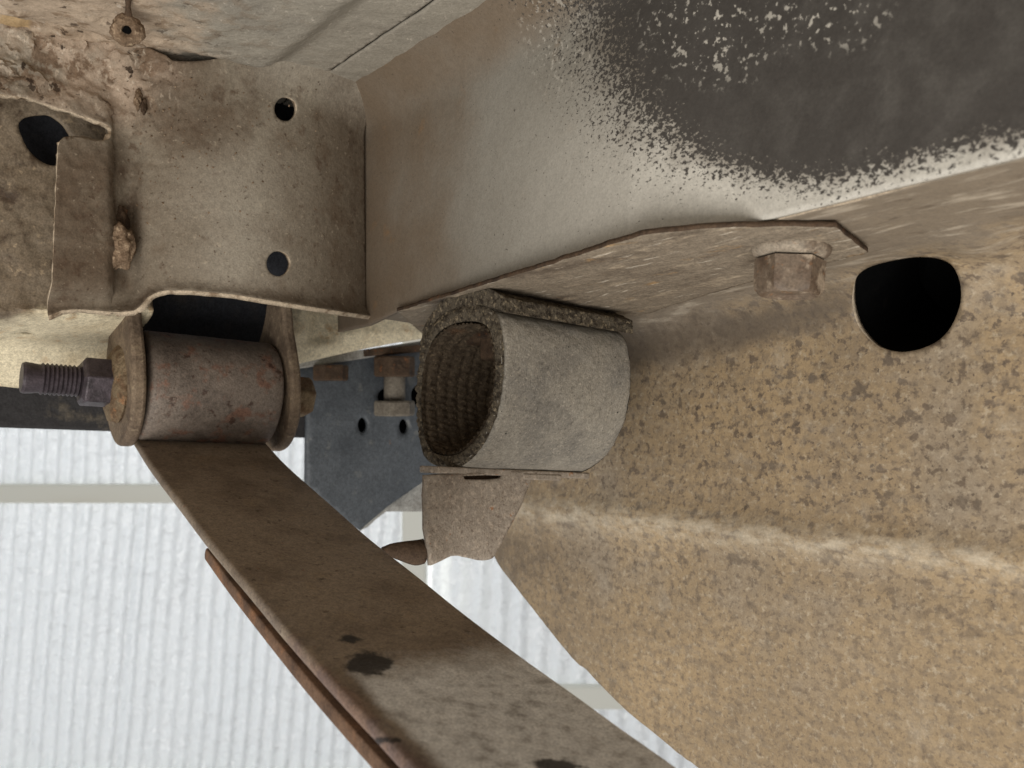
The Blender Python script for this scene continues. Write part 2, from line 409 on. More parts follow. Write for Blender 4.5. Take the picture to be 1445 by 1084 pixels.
def spline(pts, n=6, closed=False):
    out = []; N = len(pts); rngk = range(N) if closed else range(N - 1)
    g = lambda i: pts[i % N] if closed else pts[min(max(i, 0), N - 1)]
    for i in rngk:
        p0, p1, p2, p3 = g(i - 1), g(i), g(i + 1), g(i + 2)
        for k in range(n):
            t = k / n
            out.append(tuple(.5 * (2 * p1[d] + (p2[d] - p0[d]) * t + (2 * p0[d] - 5 * p1[d] + 4 * p2[d] - p3[d]) * t * t
                                   + (3 * p1[d] - p0[d] - 3 * p2[d] + p3[d]) * t ** 3) for d in range(len(p1))))
    if not closed: out.append(tuple(pts[-1]))
    return out

def sheet(name, S, dom, outline, mat, parent, res=.002, holes=(), thick=.001, relief=None, attrs=None,
          fine=None, rag=0, bevel=0, sharp=35, rim=None):
    """A sheet-metal panel on surface S(a, b): outline and holes, its own grid, relief along the normal, real thickness."""
    h = hitter(S, dom)
    to = lambda q: (q.a, q.b) if isinstance(q, P) else h(*q)
    out = dens([to(q) for q in outline], res * 1.2)
    hs = [[to(q) for q in hl] for hl in holes]
    if rag:
        out = [(a + rag * noise.noise(Vector((a * 300, b * 300, 1))), b + rag * noise.noise(Vector((a * 300, b * 300, 9)))) for a, b in out]
    A = np.array(out); a0, b0 = A.min(0); a1, b1 = A.max(0)
    def grid(step, jit=.25):
        ga = np.arange(a0, a1, step); gb = np.arange(b0, b1, step * .87)
        m = np.array([(x + (.5 * step if j % 2 else 0), y) for j, y in enumerate(gb) for x in ga])
        if len(m): m += np.random.RandomState(3).uniform(-jit, jit, m.shape) * step
        return m
    def keep(m, step):
        m = m[inside(out, m)]
        for hl in hs: m = m[~inside(hl, m)]
        m = m[edge_dist(out, m) > step * .45]
        for hl in hs: m = m[edge_dist(hl, m) > step * .45]
        return m
    g = grid(res)
    if fine is not None:                     # coarse outside the region that shows
        coarse, test = fine
        sel = np.array([test(S(*q)) for q in g]); g = g[sel]
        gc = grid(coarse); selc = np.array([not test(S(*q)) for q in gc])
        g = keep(g, res); gc = keep(gc[selc], coarse) if selc.any() else np.zeros((0, 2))
        g = np.vstack([g, gc])
    else:
        g = keep(g, res)
    pts = list(out); edges = [(i, (i + 1) % len(out)) for i in range(len(out))]
    for hl in hs:
        k = len(pts); pts += hl; edges += [(k + i, k + (i + 1) % len(hl)) for i in range(len(hl))]
    pts += [tuple(q) for q in g]
    rv, re, rf, _, _, _ = geometry.delaunay_2d_cdt([Vector((q[0] * 1000, q[1] * 1000)) for q in pts], edges, [], 0, 1e-5)
    uvs = [(v.x / 1000, v.y / 1000) for v in rv]
    cen = np.array([np.mean([uvs[i] for i in f], axis=0) for f in rf])
    ok = inside(out, cen)
    for hl in hs: ok &= ~inside(hl, cen)
    faces = [list(f) for f, k in zip(rf, ok) if k]
    used = sorted({i for f in faces for i in f}); mp = {o: n for n, o in enumerate(used)}
    faces = [[mp[i] for i in f] for f in faces]; uvs = [uvs[i] for i in used]
    base = [S(*q) for q in uvs]
    e = 1e-4; pos = []; at = {k: [] for k in (attrs or {})}
    flip = None
    for q, p in zip(uvs, base):
        nrm = (S(q[0] + e, q[1]) - p).cross(S(q[0], q[1] + e) - p).normalized()
        if flip is None: flip = 0; flip = sum(1 if (S(a + e, b) - S(a, b)).cross(S(a, b + e) - S(a, b)).dot(-S(a, b)) > 0 else -1 for a, b in uvs[::max(1, len(uvs) // 50)])
        if flip < 0: nrm = -nrm
        px = proj(p) if p.y > .03 else (9999, -9999)
        pos.append(p + nrm * relief(p, px[0], px[1], q[0], q[1]) if relief else p)
        for k, fn in (attrs or {}).items(): at[k].append(fn(px[0], px[1]))
    if flip < 0: faces = [f[::-1] for f in faces]
    # triangles from the CDT are CCW in (a, b): normal = Sa x Sb
    return mk(name, pos, faces, mat, parent, uv=uvs, attrs=at, solid=thick, bevel=bevel, sharp=sharp, rim=rim)

def lathe(o, d, prof, seg=40, caps=True, jit=0, side=None):
    """verts, faces of a profile [(x along d, r)] turned about the axis o + x d; seg=6 gives a hexagon"""
    d = d.normalized(); a = (side or (W if abs(d.z) < .9 else Vector((1, 0, 0))))
    a = (a - d * a.dot(d)).normalized(); b = d.cross(a)
    vs, fs = [], []
    for x, r in prof:
        for k in range(seg):
            t = 2 * math.pi * k / seg
            rr = r * (1 + jit * noise.noise(Vector((x * 400, math.cos(t) * 2, math.sin(t) * 2)))) if jit else r
            vs.append(o + d * x + (a * math.cos(t) + b * math.sin(t)) * rr)
    for i in range(len(prof) - 1):
        for k in range(seg):
            k2 = (k + 1) % seg
            fs.append([i * seg + k, i * seg + k2, (i + 1) * seg + k2, (i + 1) * seg + k])
    if caps:
        fs.append([k for k in range(seg)][::-1]); n = (len(prof) - 1) * seg; fs.append([n + k for k in range(seg)])
    return vs, fs

def box(o, ex, ey, ez):
    """box with one corner at o and edges ex, ey, ez"""
    vs = [o + ex * i + ey * j + ez * k for i in (0, 1) for j in (0, 1) for k in (0, 1)]
    fs = [[0, 1, 3, 2], [4, 6, 7, 5], [0, 4, 5, 1], [2, 3, 7, 6], [0, 2, 6, 4], [1, 5, 7, 3]]
    if ex.cross(ey).dot(ez) < 0: fs = [f[::-1] for f in fs]
    return vs, fs

def prism(outline, ex, ey, o, depth):
    """solid plate: outline [(a, b)] in the plane o, ex, ey, thickness vector depth"""
    n = len(outline); vs = [o + ex * a + ey * b for a, b in outline]; vs += [v + depth for v in vs]
    fs = [list(range(n))[::-1], [n + i for i in range(n)]] + [[i, (i + 1) % n, n + (i + 1) % n, n + i] for i in range(n)]
    return vs, fs

def polydist(poly, x, y):      # distance to an open polyline, and which side of it (>0: left of its direction in the photo)
    best = (1e9, 0)
    for (x1, y1), (x2, y2) in zip(poly, poly[1:]):
        dx, dy = x2 - x1, y2 - y1; l = dx * dx + dy * dy
        t = min(1, max(0, ((x - x1) * dx + (y - y1) * dy) / l)); qx, qy = x1 + t * dx, y1 + t * dy
        d = math.hypot(x - qx, y - qy)
        if d < best[0]: best = (d, dx * (y - qy) - dy * (x - qx))
    return best[0] * (1 if best[1] > 0 else -1)

blob = lambda x, y, cx, cy, rx, ry: max(0.0, 1 - math.hypot((x - cx) / rx, (y - cy) / ry))

# ================================================================== the car's underbody
body = thing('car_underbody', 'dusty grey and beige car underbody with hanger panel, floor and black-sprayed side rail', 'car body', (O.x, O.y, O.z))

# --- floor pan over everything
floorS = lambda a, b: Vector((O.x, O.y, ZC)) + Uh * a + Vh * b
seam_b = -.0265
def floor_relief(p, x, y, a, b):
    r = 0
    # pressed panel left of the seam: a raised field with rounded corner
    e = ss(-.044, -.060, b) * ss(.006, .030, a)
    r += .0075 * e
    cr = ss(430, 150, x) * ss(-100, 60, y)
    r += cr * (.0016 * fbm(p, 160, 5) + .0016 * fbm(p, 60, 3, 4))
    r += .0005 * fbm(p, 90, 3)
    return r
vis = lambda p: p.y > .255 and abs(p.x) < .22
fl_attr = {'crust': lambda x, y: ss(560, 60, x) * .9, 'tan': lambda x, y: .9 * blob(x, y, 22, 35, 46, 40) + .2 * ss(120, 0, x),
           'black': lambda x, y: ss(600, 760, x + 1.1 * y) * ss(560, 700, x) * .55}
sheet('floor_panel', floorS, ((-.05, .7), (-.5, .01)), [P(-.034, -.60), P(.75, -.60), P(.75, seam_b - .0006), P(-.034, seam_b - .0006)], 'floor', body,
      res=.0013, fine=(.03, vis), relief=floor_relief, attrs=fl_attr)
sheet('rail_flange', floorS, ((-.05, .7), (-.5, .01)), [P(-.034, seam_b + .0006), P(.75, seam_b + .0006), P(.75, .004), P(-.034, .004)], 'floor', body,
      res=.0015, fine=(.03, vis), relief=lambda p, x, y, a, b: .0004 * fbm(p, 90, 3), attrs=fl_attr)
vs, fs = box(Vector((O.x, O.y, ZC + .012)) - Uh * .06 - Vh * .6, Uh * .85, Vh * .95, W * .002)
mk('light_block_slab', vs, fs, 'dark', body, smooth=False)  # slab added above the floor seams to block light from above

# --- hanger panel (crossmember face)
def bulge(a):
    d = a + .050
    return .0155 - .0155 * min(abs(d) / .050, 1.12) ** 2
faceS = lambda a, b: Vector((O.x, O.y, O.z)) + Vh * a + W * b + Uh * bulge(a)
def top_y(x):
    pts = [(-60, 0), (20, 12), (75, 28), (158, 50), (240, 84), (320, 84), (330, 74), (405, 72), (485, 106), (519, 134)]
    for (x1, y1), (x2, y2) in zip(pts, pts[1:]):
        if x <= x2: return y1 + (y2 - y1) * (x - x1) / (x2 - x1)
    return 134
def bot_y(x):
    pts = [(60, 446), (85, 438), (195, 440), (212, 421), (250, 411), (370, 424), (520, 448)]
    for (x1, y1), (x2, y2) in zip(pts, pts[1:]):
        if x <= x2: return y1 + (y2 - y1) * (x - x1) / (x2 - x1)
    return 448
def hang_relief(p, x, y, a, b):
    d = y - top_y(x)
    r = .010 * max(0, 1 - d / 70) ** 2 * ss(230, 380, x)
    form = ss(40, 200, d) * ss(440, 400, y)
    r += .0105 * ss(178, 140, x) * form                                   # steps out again to the tab
    r -= .0035 * math.exp(-((x - 182) / 16) ** 2) * form
    lip = max(0, 1 - (bot_y(x) - y) / 22)
    r += .0035 * lip ** 2                                                 # flared lower lip
    r += .0036 * math.exp(-(((x - 164) / 15) ** 2 + ((y - 345) / 30) ** 2)) * (1 + .5 * fbm(p, 90, 3))    # dried clump on the bend
    r -= .004 * math.exp(-(((x - 176) / 9) ** 2 + ((y - 296) / 24) ** 2))
    cr = (ss(330, 150, x) * .75 + .06) * (.5 + .5 * ss(420, 150, y))
    r += cr * (.0009 * fbm(p, 300, 5) + .0004 * fbm(p, 60, 3, 4))
    up = ss(300, 190, x) * ss(230, 90, y)
    if up > 0:
        t = fbm(p, 85, 5, 9); r += up * (.0016 * (ss(-.1, .12, t) - .5) + .0008 * t)      # flaking crust
    return r
h_out = [(517, 447), (470, 440), (420, 432), (370, 424)] + spline([(370, 424), (330, 417), (290, 413), (250, 411), (226, 413), (212, 421), (203, 433), (192, 440)], 4) + \
        [(170, 442), (140, 440), (110, 437), (85, 439), (65, 447), (67, 400), (71, 300), (75, 216)] + spline([(75, 216), (79, 206), (88, 201), (110, 200), (130, 205), (146, 203), (152, 194), (150, 184), (130, 177), (90, 162), (50, 149), (20, 143), (-40, 136)], 3) + \
        [(-40, -4), (20, 10), (75, 27), (158, 48), (236, 80)] + spline([(236, 80), (246, 87), (280, 89), (312, 87), (322, 76), (340, 72)], 4) + [(405, 71), (440, 84), (485, 104), (513, 130), (514, 180), (515, 300)]
hanger = sheet('hanger_panel', faceS, ((-.22, .01), (-.02, .14)), h_out, 'hanger', body, res=.0011, thick=.0022,
      rim='lip', holes=[ell(403, 154, 16, 17), ell(393, 372, 17, 18)], relief=hang_relief, rag=.00018,
      attrs={'clean_lit': lambda x, y: max(ss(90, 0, y - top_y(x)) * ss(330, 380, x), ss(200, 80, y) * ss(210, 150, x), .75 * math.exp(-((x - 330) / 95) ** 2) * ss(120, 300, y)),  # cleaner metal, plus painted light on the top fillet and bulge centre
             'crust': lambda x, y: ss(290, 180, x) * ss(220, 110, y),
             'brown': lambda x, y: max(ss(215, 150, x) * ss(170, 240, y), .8 * ss(120, 60, math.hypot(x - 280, y - 130)), .5 * ss(420, 500, x), .7 * ss(380, 430, y))})

# --- apron panel behind it, left and right of the shackle pocket
apS = lambda a, b: Vector((O.x, O.y, O.z)) - Uh * .014 + Vh * a + W * b
def ap_relief(p, x, y, a, b):
    return -.039 * ss(436, 486, y) - .00022 * max(0, y - 470) + (.0008 * fbm(p, 120, 4) + .0006 * fbm(p, 50, 3)) + .003 * math.exp(-((y - 447) / 12) ** 2)
sheet('apron_panel', apS, ((-.22, .05), (-.06, .12)), [(-50, 110), (170, 110), (215, 230), (215, 560), (190, 566), (120, 556), (30, 546), (-50, 541)], 'cream', body, res=.0016,
      holes=[spline([(26, 180), (32, 168), (50, 163), (68, 163), (84, 172), (97, 188), (99, 205), (90, 225), (76, 234), (56, 226), (38, 208)], 4, True),
             [(28, 466), (50, 465), (74, 469), (50, 469)]], relief=ap_relief, thick=.0015, attrs={'brown': lambda x, y: ss(480, 400, y) + .25 * ss(60, 0, x) * ss(530, 460, y)})
apS2 = lambda a, b: Vector((O.x, O.y, O.z)) - Uh * .056 + Vh * a + W * b
sheet('apron_panel', apS2, ((-.12, .12), (-.06, .05)), [(372, 395), (625, 395), (625, 474), (560, 484), (520, 492), (440, 511), (400, 522), (372, 530)], 'cream', body, res=.0014,
      relief=lambda p, x, y, a, b: -.00022 * max(0, y - 470) - .006 * ss(425, 450, x) * ss(520, 480, x + .6 * (y - 440)) * ss(492, 470, y) + .0003 * fbm(p, 90, 3),
      thick=.0015, attrs={'brown': lambda x, y: .08 + .25 * ss(480, 430, y)})
# dark pocket above the spring eye, and a sheet added behind the hanger holes to block light
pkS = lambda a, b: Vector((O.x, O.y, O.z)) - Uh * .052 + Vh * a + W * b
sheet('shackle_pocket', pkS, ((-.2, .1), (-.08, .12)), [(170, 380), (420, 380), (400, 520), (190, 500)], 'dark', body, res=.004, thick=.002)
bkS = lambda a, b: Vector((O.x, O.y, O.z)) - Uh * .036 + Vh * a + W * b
sheet('leak_block_sheet', bkS, ((-.25, .2), (-.08, .13)), [(-60, 60), (560, 60), (600, 428), (560, 432), (380, 408), (150, 390), (-60, 390)], 'dark', body, res=.01, thick=.002)

# --- side rail wall
railS = lambda a, b: Vector((O.x, O.y, O.z)) + U * a + W * b
BL = [(790, -60), (822, 30), (846, 100), (880, 160), (940, 206), (1010, 240), (1090, 262), (1180, 262), (1260, 242), (1340, 222), (1460, 197), (1800, 125)]
def black(x, y):
    if x > 2500: return 0
    d = polydist(BL, x, y)
    d = -d if INV else d                   # >0 on the light side
    wide = 44 + 70 * ss(1060, 880, x)
    if d < 0: wide *= .75
    return min(1.6, max(0, .5 - d / (2 * wide)))
INV = polydist(BL, 600, 300) < 0
def rail_relief(p, x, y, a, b):
    top = max(0, (p.z - (ZC - .020)) / .020)
    t = min(1, max(0, (x - 560) / 350)) if x < 910 else max(0, (1040 - x) / 130)
    hb = p.z - (O.z + .05 * a)
    return .0075 * t * max(0, 1 - hb / .085) + .012 * top ** 2.2 + .00015 * fbm(p, 30, 3) 
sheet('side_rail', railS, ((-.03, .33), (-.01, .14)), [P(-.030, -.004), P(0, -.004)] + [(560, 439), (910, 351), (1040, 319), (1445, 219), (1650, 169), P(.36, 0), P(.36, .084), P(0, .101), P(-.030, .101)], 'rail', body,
      res=.0016, relief=rail_relief, thick=.0025,
      attrs={'black': black,
             'blackdust': lambda x, y: ss(.6, 1.0, black(x, y)) * (.35 + .65 * ss(930, 1250, x)),
             'chips': lambda x, y: max(blob(x, y, 1010, 40, 110, 90), blob(x, y, 1150, 20, 120, 60), .5 * blob(x, y, 800, 60, 60, 90)) ** .5,
             'dirt_shade': lambda x, y: max(ss(860, 500, x) * .95, ss(150, 20, y - 1.0 * (740 - x) * .62) * .9 * ss(980, 850, x), .25),  # real dirt plus painted shade, darker towards the inner corner
             'bright': lambda x, y: ss(620, 1000, x) * ss(60, 280, y + .12 * (x - 600))})  # light painted into the rail colour towards the lower right

# ================================================================== inner fender panel behind the rail
VB = .0                                     # measured from the rail wall along V
R_F, V_F = .020, .060
def linerS(a, s):
    base = O + U * a + Vector((0, 0, .0005))
    if s < V_F: return base + V * s
    arc = R_F * math.pi / 2
    if s < V_F + arc:
        t = (s - V_F) / R_F; return base + V * (V_F + R_F * math.sin(t)) - W * (R_F * (1 - math.cos(t)))
    return base + V * (V_F + R_F) - W * (R_F + s - V_F - arc)
liner = thing('inner_fender_panel', 'large tan spotted inner fender panel with a black rounded hole', 'fender panel', linerS(.1, .25))
def ridge_y(x): return 715 + (x - 740) * .108 - 12 * math.exp(-((x - 900) / 120) ** 2) * 0
def liner_relief(p, x, y, a, s):
    r = .0026 * math.exp(-((y - ridge_y(x)) / 24) ** 2) + .0012 * fbm(p, 22, 2)
    r -= .001 * ss(0, 60, y - ridge_y(x))
    r += .003 * math.exp(-(((x - 1390) / 60) ** 2 + ((y - 345) / 20) ** 2))
    return r
lin_out = [P(-.005, .003), P(.36, .003), P(.36, .36), (990, 1100)] + spline([(992, 1092), (940, 1052), (884, 1004), (845, 966), (824, 944), (812, 936), (786, 906), (752, 864), (722, 826), (700, 796), (690, 770)], 3) + [(700, 700), (720, 600)]
hole_l = spline([(1203, 425), (1207, 395), (1220, 380), (1245, 371), (1290, 363), (1325, 364), (1345, 376), (1356, 405), (1354, 435), (1338, 468), (1312, 488), (1275, 497), (1242, 490), (1218, 468), (1207, 448)], 4, True)
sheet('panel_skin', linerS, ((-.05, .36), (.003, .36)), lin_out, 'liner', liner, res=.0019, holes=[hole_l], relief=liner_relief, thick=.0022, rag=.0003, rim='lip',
      fine=(.012, lambda p: p.y > .1 and abs(p.x) < p.y * .65 and abs(p.z) < p.y * .5),
      attrs={'grey': lambda x, y: ss(60, -20, y - (462 - (x - 860) * .27)) * .8 + .15,
             'dark': lambda x, y: max(.38 * ss(700, 480, y), .35 * math.exp(-((y - ridge_y(x) + 45) / 26) ** 2), .95 * math.exp(-((y - (500 - (x - 860) * .20)) / 45) ** 2) * ss(1500, 1100, x), .7 * ss(900, 740, x) * ss(120, 0, abs(y - 790)) , .5 * ss(900, 780, x), .45 * ss(1380, 1445, x) * ss(480, 380, y)),  # includes painted shade bands below the plate and above the ridge
             'spots': lambda x, y: (.35 + .65 * ss(1000, 620, y)) * ss(700, 900, x + .3 * (y - 500)) + .12,
             'ridge': lambda x, y: math.exp(-((y - ridge_y(x) - 3) / 20) ** 2)})  # scuffed paint plus a painted highlight along the ridge
# the hollow behind the hole
lhit = hitter(linerS, ((-.05, .36), (.003, .36)))
ring0 = [linerS(*lhit(*q)) for q in hole_l]; n0 = len(ring0)
cdir = (V * .8 + W * .35).normalized(); cen0 = sum(ring0, Vector()) / n0
vs = [cen0 + (p - cen0) * 1.10 + cdir * .0012 for p in ring0] + [cen0 + (p - cen0) * 1.25 + cdir * .05 for p in ring0]
fs = [[i, (i + 1) % n0, n0 + (i + 1) % n0, n0 + i] for i in range(n0)] + [[n0 + i for i in range(n0)]]
mk('hole_cavity', vs, fs, 'pitch', liner, smooth=False)

# ================================================================== mounting plate and its bolt
plateS = lambda a, s: O + U * a + V * s - W * .0020
sheetd = ((-.03, .33), (-.03, .12))
mp_out = [(560, 440), (735, 386), (910, 331), (975, 325), (1040, 320), (1180, 321), (1225, 357), (1060, 398), (950, 430), (862, 462), (790, 474), (690, 476), (600, 474)]
plate = sheet('mounting_plate', plateS, sheetd, mp_out, 'plate', None, res=.0016, thick=.0015, rag=.0002, rim='rust_dark',
              relief=lambda p, x, y, a, s: .0003 * fbm(p, 200, 4) + .0010 * math.exp(-(((x - 840) / 90) ** 2 + ((y - 425) / 14) ** 2)))
tag(plate, 'flat dusty steel mounting plate with clipped corner under the side rail', 'mounting plate')

ph = hitter(plateS, sheetd)
q = ph(1116, 352); bc = plateS(*q); dn = (-W + V * -.09).normalized()
k = bc.y / F                                # metres per photo pixel here
bolt = thing('flange_bolt', 'dusty brown hexagonal flange bolt screwed up through the mounting plate', 'bolt', bc + dn * .016)
vs, fs = lathe(bc - dn * .001, dn, [(0, .0104), (.0010, .0107), (.0020, .0105), (.0028, .0098), (.0034, .0088)], 48, jit=.008)
mk('flange', vs, fs, 'bolt', bolt, sharp=32)
vs, fs = lathe(bc + dn * .003, dn, [(0, .0100), (.0060, .0100), (.0078, .0099), (.0088, .0093), (.0093, .0086), (.0088, .0074), (.0084, .003), (.0086, .0022), (.0088, .0018), (.0088, .0004)], 6, side=U)
# chamfer ring of the hexagon is turned round: rebuild the end as a disc
vs, fs = [], []
prof6 = [(0, .0102), (.0070, .0102), (.0086, .0098)]; seg = 48
hexr = lambda t: .866 / math.cos((t % (math.pi / 3)) - math.pi / 6)
a_ = (U - dn * U.dot(dn)).normalized(); b_ = dn.cross(a_)
rings = []
for x, r, hx in [(0, .0104, 1), (.003, .0103, 1), (.0070, .0103, 1), (.0084, .0100, 1), (.0094, .0092, .35), (.0098, .0086, 0), (.0095, .0076, 0), (.0086, .0066, 0), (.0084, .0034, 0), (.0087, .0026, 0), (.0085, .0014, 0), (.0085, .0002, 0)]:
    ring = []
    for i in range(seg):
        t = 2 * math.pi * i / seg + .30
        hr = hexr(t - .30); rr = r * .91 * (hx * hr + (1 - hx) * 1.0)
        ring.append(bc + dn * (.003 + x) + (a_ * math.cos(t) + b_ * math.sin(t)) * rr)
    rings.append(ring)
for ring in rings: vs += ring
for i in range(len(rings) - 1):
    for j in range(seg):
        j2 = (j + 1) % seg; fs.append([i * seg + j, i * seg + j2, (i + 1) * seg + j2, (i + 1) * seg + j])
fs.append([(len(rings) - 1) * seg + j for j in range(seg)])
mk('hex_head', vs, fs, 'bolt_hex', bolt, sharp=28)

# ================================================================== rubber loop
ringP = lambda a, b: O - V * .004 + U * a + W * b
rh = hitter(ringP, ((-.05, .25), (-.1, .06)))
outer_px = [(590, 600), (588, 560), (592, 510), (602, 470), (620, 446), (645, 434), (675, 431), (696, 440), (706, 462), (710, 500), (708, 545), (700, 585), (684, 622), (664, 648), (640, 661), (612, 656), (596, 640)]
inner_px = [(595, 598), (593, 560), (598, 513), (610, 480), (628, 462), (652, 454), (676, 455), (689, 465), (695, 484), (698, 510), (697, 545), (690, 583), (675, 613), (656, 634), (637, 643), (614, 640), (601, 625)]
def loop(px, n): return spline([rh(*q) for q in px], n, True)
ou, inn = loop(outer_px, 10), loop(inner_px, 10); NR = len(ou)
LEN = .061
ringt = thing('rubber_loop', 'grey rubber strap loop with woven brown inside hanging under the mounting plate', 'rubber strap', ringP(*rh(640, 661)) + V * LEN / 2)
def wob(i, v, k=1): 
    t = 2 * math.pi * i / NR
    return k * noise.fractal(Vector((math.cos(t) * 3, math.sin(t) * 3, v * 60)), 1, 2, 4)
def tube(prof, v0, v1, nv, disp, closed=True, flip=False):
    vs, fs = [], []; n = len(prof)
    for j in range(nv + 1):
        v = v0 + (v1 - v0) * j / nv
        for i in range(n):
            a0, b0 = prof[(i - 1) % n]; a1, b1 = prof[(i + 1) % n]
            tx, ty = a1 - a0, b1 - b0; l = math.hypot(tx, ty) + 1e-12
            nx, ny = ty / l, -tx / l
            d = disp(i, v, j)
            sag = 1 - .10 * ss(0, LEN, v)
            a, b = prof[i]; a += nx * d; b += ny * d
            vs.append(O - V * .004 + U * a + W * b + V * v)
    for j in range(nv):
        for i in range(n if closed else n - 1):
            i2 = (i + 1) % n
            f = [j * n + i, j * n + i2, (j + 1) * n + i2, (j + 1) * n + i]
            fs.append(f[::-1] if flip else f)
    return vs, fs
sgn = sum(ou[i][0] * ou[(i + 1) % NR][1] - ou[(i + 1) % NR][0] * ou[i][1] for i in range(NR))   # >0: ccw in (U, W)
og = 1 if sgn > 0 else -1
rnd_edge = lambda v: -.0012 * (max(0, 1 - v / .0025) ** 2 + 0.3 * max(0, 1 - (LEN - v) / .0015) ** 2)
vs, fs = tube(ou, 0, LEN, 60, lambda i, v, j: og * (rnd_edge(v) + .0004 * wob(i, v)), flip=False)
mk('rubber_band', vs, fs, 'rubber', ringt, sharp=70)
# woven lining: cords as real relief
per = [0]
for i in range(NR): per.append(per[-1] + math.hypot(inn[(i + 1) % NR][0] - inn[i][0], inn[(i + 1) % NR][1] - inn[i][1]))
PER = per[-1]; NC = 560
def at_len(s):
    s %= PER
    import bisect
    i = min(bisect.bisect_right(per, s) - 1, NR - 1); t = (s - per[i]) / max(per[i + 1] - per[i], 1e-9)
    p, q = inn[i], inn[(i + 1) % NR]; return (p[0] + (q[0] - p[0]) * t, p[1] + (q[1] - p[1]) * t)
inn_f = [at_len(PER * i / NC) for i in range(NC)]
PA, PB = .0027, .0050                      # pitch round the loop and along it
nra = round(PER / PA)
def weave(i, v, j):
    s = i / NC * nra; c = v / PB + .10 * noise.noise(Vector((s * .35, v * 90, 3)))
    colm = abs(math.cos(math.pi * c)) ** .8                              # cords running round the loop
    knot = .5 + .5 * math.cos(2 * math.pi * (s + .5 * (math.floor(c + .5) % 2) * .6))
    weft = .25 * (1 - colm) * (.5 + .5 * math.cos(2 * math.pi * s))
    return -og * (.0011 * colm * (.40 + .60 * knot) + .0008 * weft + .0004 * noise.noise(Vector((s * 1.7, c * 3, 0))) + .0005 * noise.noise(Vector((s * .3, c * .6, 5))))
vs, fs = tube(inn_f, 0, LEN, 130, weave, flip=True)
mk('woven_lining', vs, fs, 'fabric', ringt, sharp=80)
# cut edges front and back
def rim(v, sg):
    vs, fs = [], []; M = 7; N = NR * 2
    for m in range(M):
        t = m / (M - 1)
        for i in range(N):
            f = i / N * NR; i0 = int(f); fr = f - i0
            o_ = [ou[i0][d] + (ou[(i0 + 1) % NR][d] - ou[i0][d]) * fr for d in (0, 1)]; n_ = [inn[i0][d] + (inn[(i0 + 1) % NR][d] - inn[i0][d]) * fr for d in (0, 1)]
            a = o_[0] + (n_[0] - o_[0]) * t; b = o_[1] + (n_[1] - o_[1]) * t
            p = O - V * .004 + U * a + W * b
            bulge = .0010 * math.sin(math.pi * t) + .0011 * noise.fractal(p * 420, 1, 2, 4) * (0.25 + math.sin(math.pi * t))
            vs.append(p + V * (v - sg * bulge))
    for m in range(M - 1):
        for i in range(N):
            i2 = (i + 1) % N; f = [m * N + i, m * N + i2, (m + 1) * N + i2, (m + 1) * N + i]; fs.append(f)
    return vs, fs
for v, s_ in ((0.0004, 1), (LEN - .0004, -1)):
    vs, fs = rim(v, s_); mk('cut_edge', vs, fs, 'rim', ringt, sharp=80)
# overlapping tail of the strap over the top
tail_in = spline([rh(*q) for q in [(592, 512), (602, 470), (620, 446), (645, 434), (675, 431), (692, 436), (712, 441)]], 8)
tail_out = spline([rh(*q) for q in [(590, 506), (598, 466), (614, 436), (638, 417), (664, 409), (690, 409), (712, 420)]], 8)
nt = len(tail_in); vs, fs = [], []; NV = 40
sect = []
for i in range(nt): sect.append(tail_out[i])
for m in range(1, 5): t = m / 5; sect.append(tuple(tail_out[-1][d] + (tail_in[-1][d] - tail_out[-1][d]) * t for d in (0, 1)))
for i in range(nt)[::-1]: sect.append(tail_in[i])
ns = len(sect)
for j in range(NV + 1):
    v = LEN * j / NV
    for i, (a, b) in enumerate(sect):
        p = O - V * .004 + U * a + W * b + V * v
        p += Vector((noise.noise(p * 500), noise.noise(p * 500 + Vector((9, 0, 0))), noise.noise(p * 500 + Vector((0, 9, 0))))) * (.0009 if nt <= i < nt + 4 or j == 0 else .0003)
        vs.append(p)
for j in range(NV):
    for i in range(ns):
        i2 = (i + 1) % ns; fs.append([j * ns + i, j * ns + i2, (j + 1) * ns + i2, (j + 1) * ns + i])
fs.append(list(range(ns))[::-1]); fs.append([NV * ns + i for i in range(ns)])
mk('strap_tail', vs, fs, 'rim', ringt, sharp=80)
# rusty clamp strip inside the top of the loop
rS2 = lambda a, b: ringP(a, b) + V * .014
r2 = hitter(rS2, ((-.05, .25), (-.1, .06)))
ca, cb = r2(652, 486); cA, cB = r2(700, 470)
vs, fs = box(rS2(ca, cb), U * (cA - ca), V * .034, W * .008)
mk('inner_clamp', vs, fs, 'rust_dark', ringt, bevel=.0012)
ca, cb = r2(676, 508); cA, cB = r2(699, 484)
vs, fs = box(rS2(ca, cb), U * (cA - ca), V * .030, W * .009)
mk('inner_tongue', vs, fs, 'rust_dark', ringt, bevel=.0012)

# ================================================================== hook bracket below the loop
kb = ringP(*rh(650, 660)); kS = lambda a, b: kb + V * a + W * b
kd = ((-.06, .12), (-.08, .02)); kh = hitter(kS, kd)
hook = thing('hook_bracket', 'small brown steel bracket with two slots and curled hook below the rubber loop', 'bracket', kS(.0, -.04))
sheet('bracket_plate', kS, kd, [(601, 671), (700, 666), (756, 664), (748, 682), (735, 715), (716, 752), (701, 779)] + spline([(701, 779), (694, 788), (676, 791), (655, 786), (635, 785), (604, 797)], 4) + [(600, 740), (599, 700)], 'tab', hook, res=.0014,
      holes=[[(654, 672), (700, 670), (710, 671), (706, 675), (690, 677), (656, 677)]], thick=.0022, rag=.0002,
      relief=lambda p, x, y, a, b: .0003 * fbm(p, 120, 4) + .002 * ss(660, 600, x) * ss(740, 790, y))
a0, b0 = kh(603, 667); a1, _ = kh(828, 655); zt = -.0024
pt = kS(a0, 0)
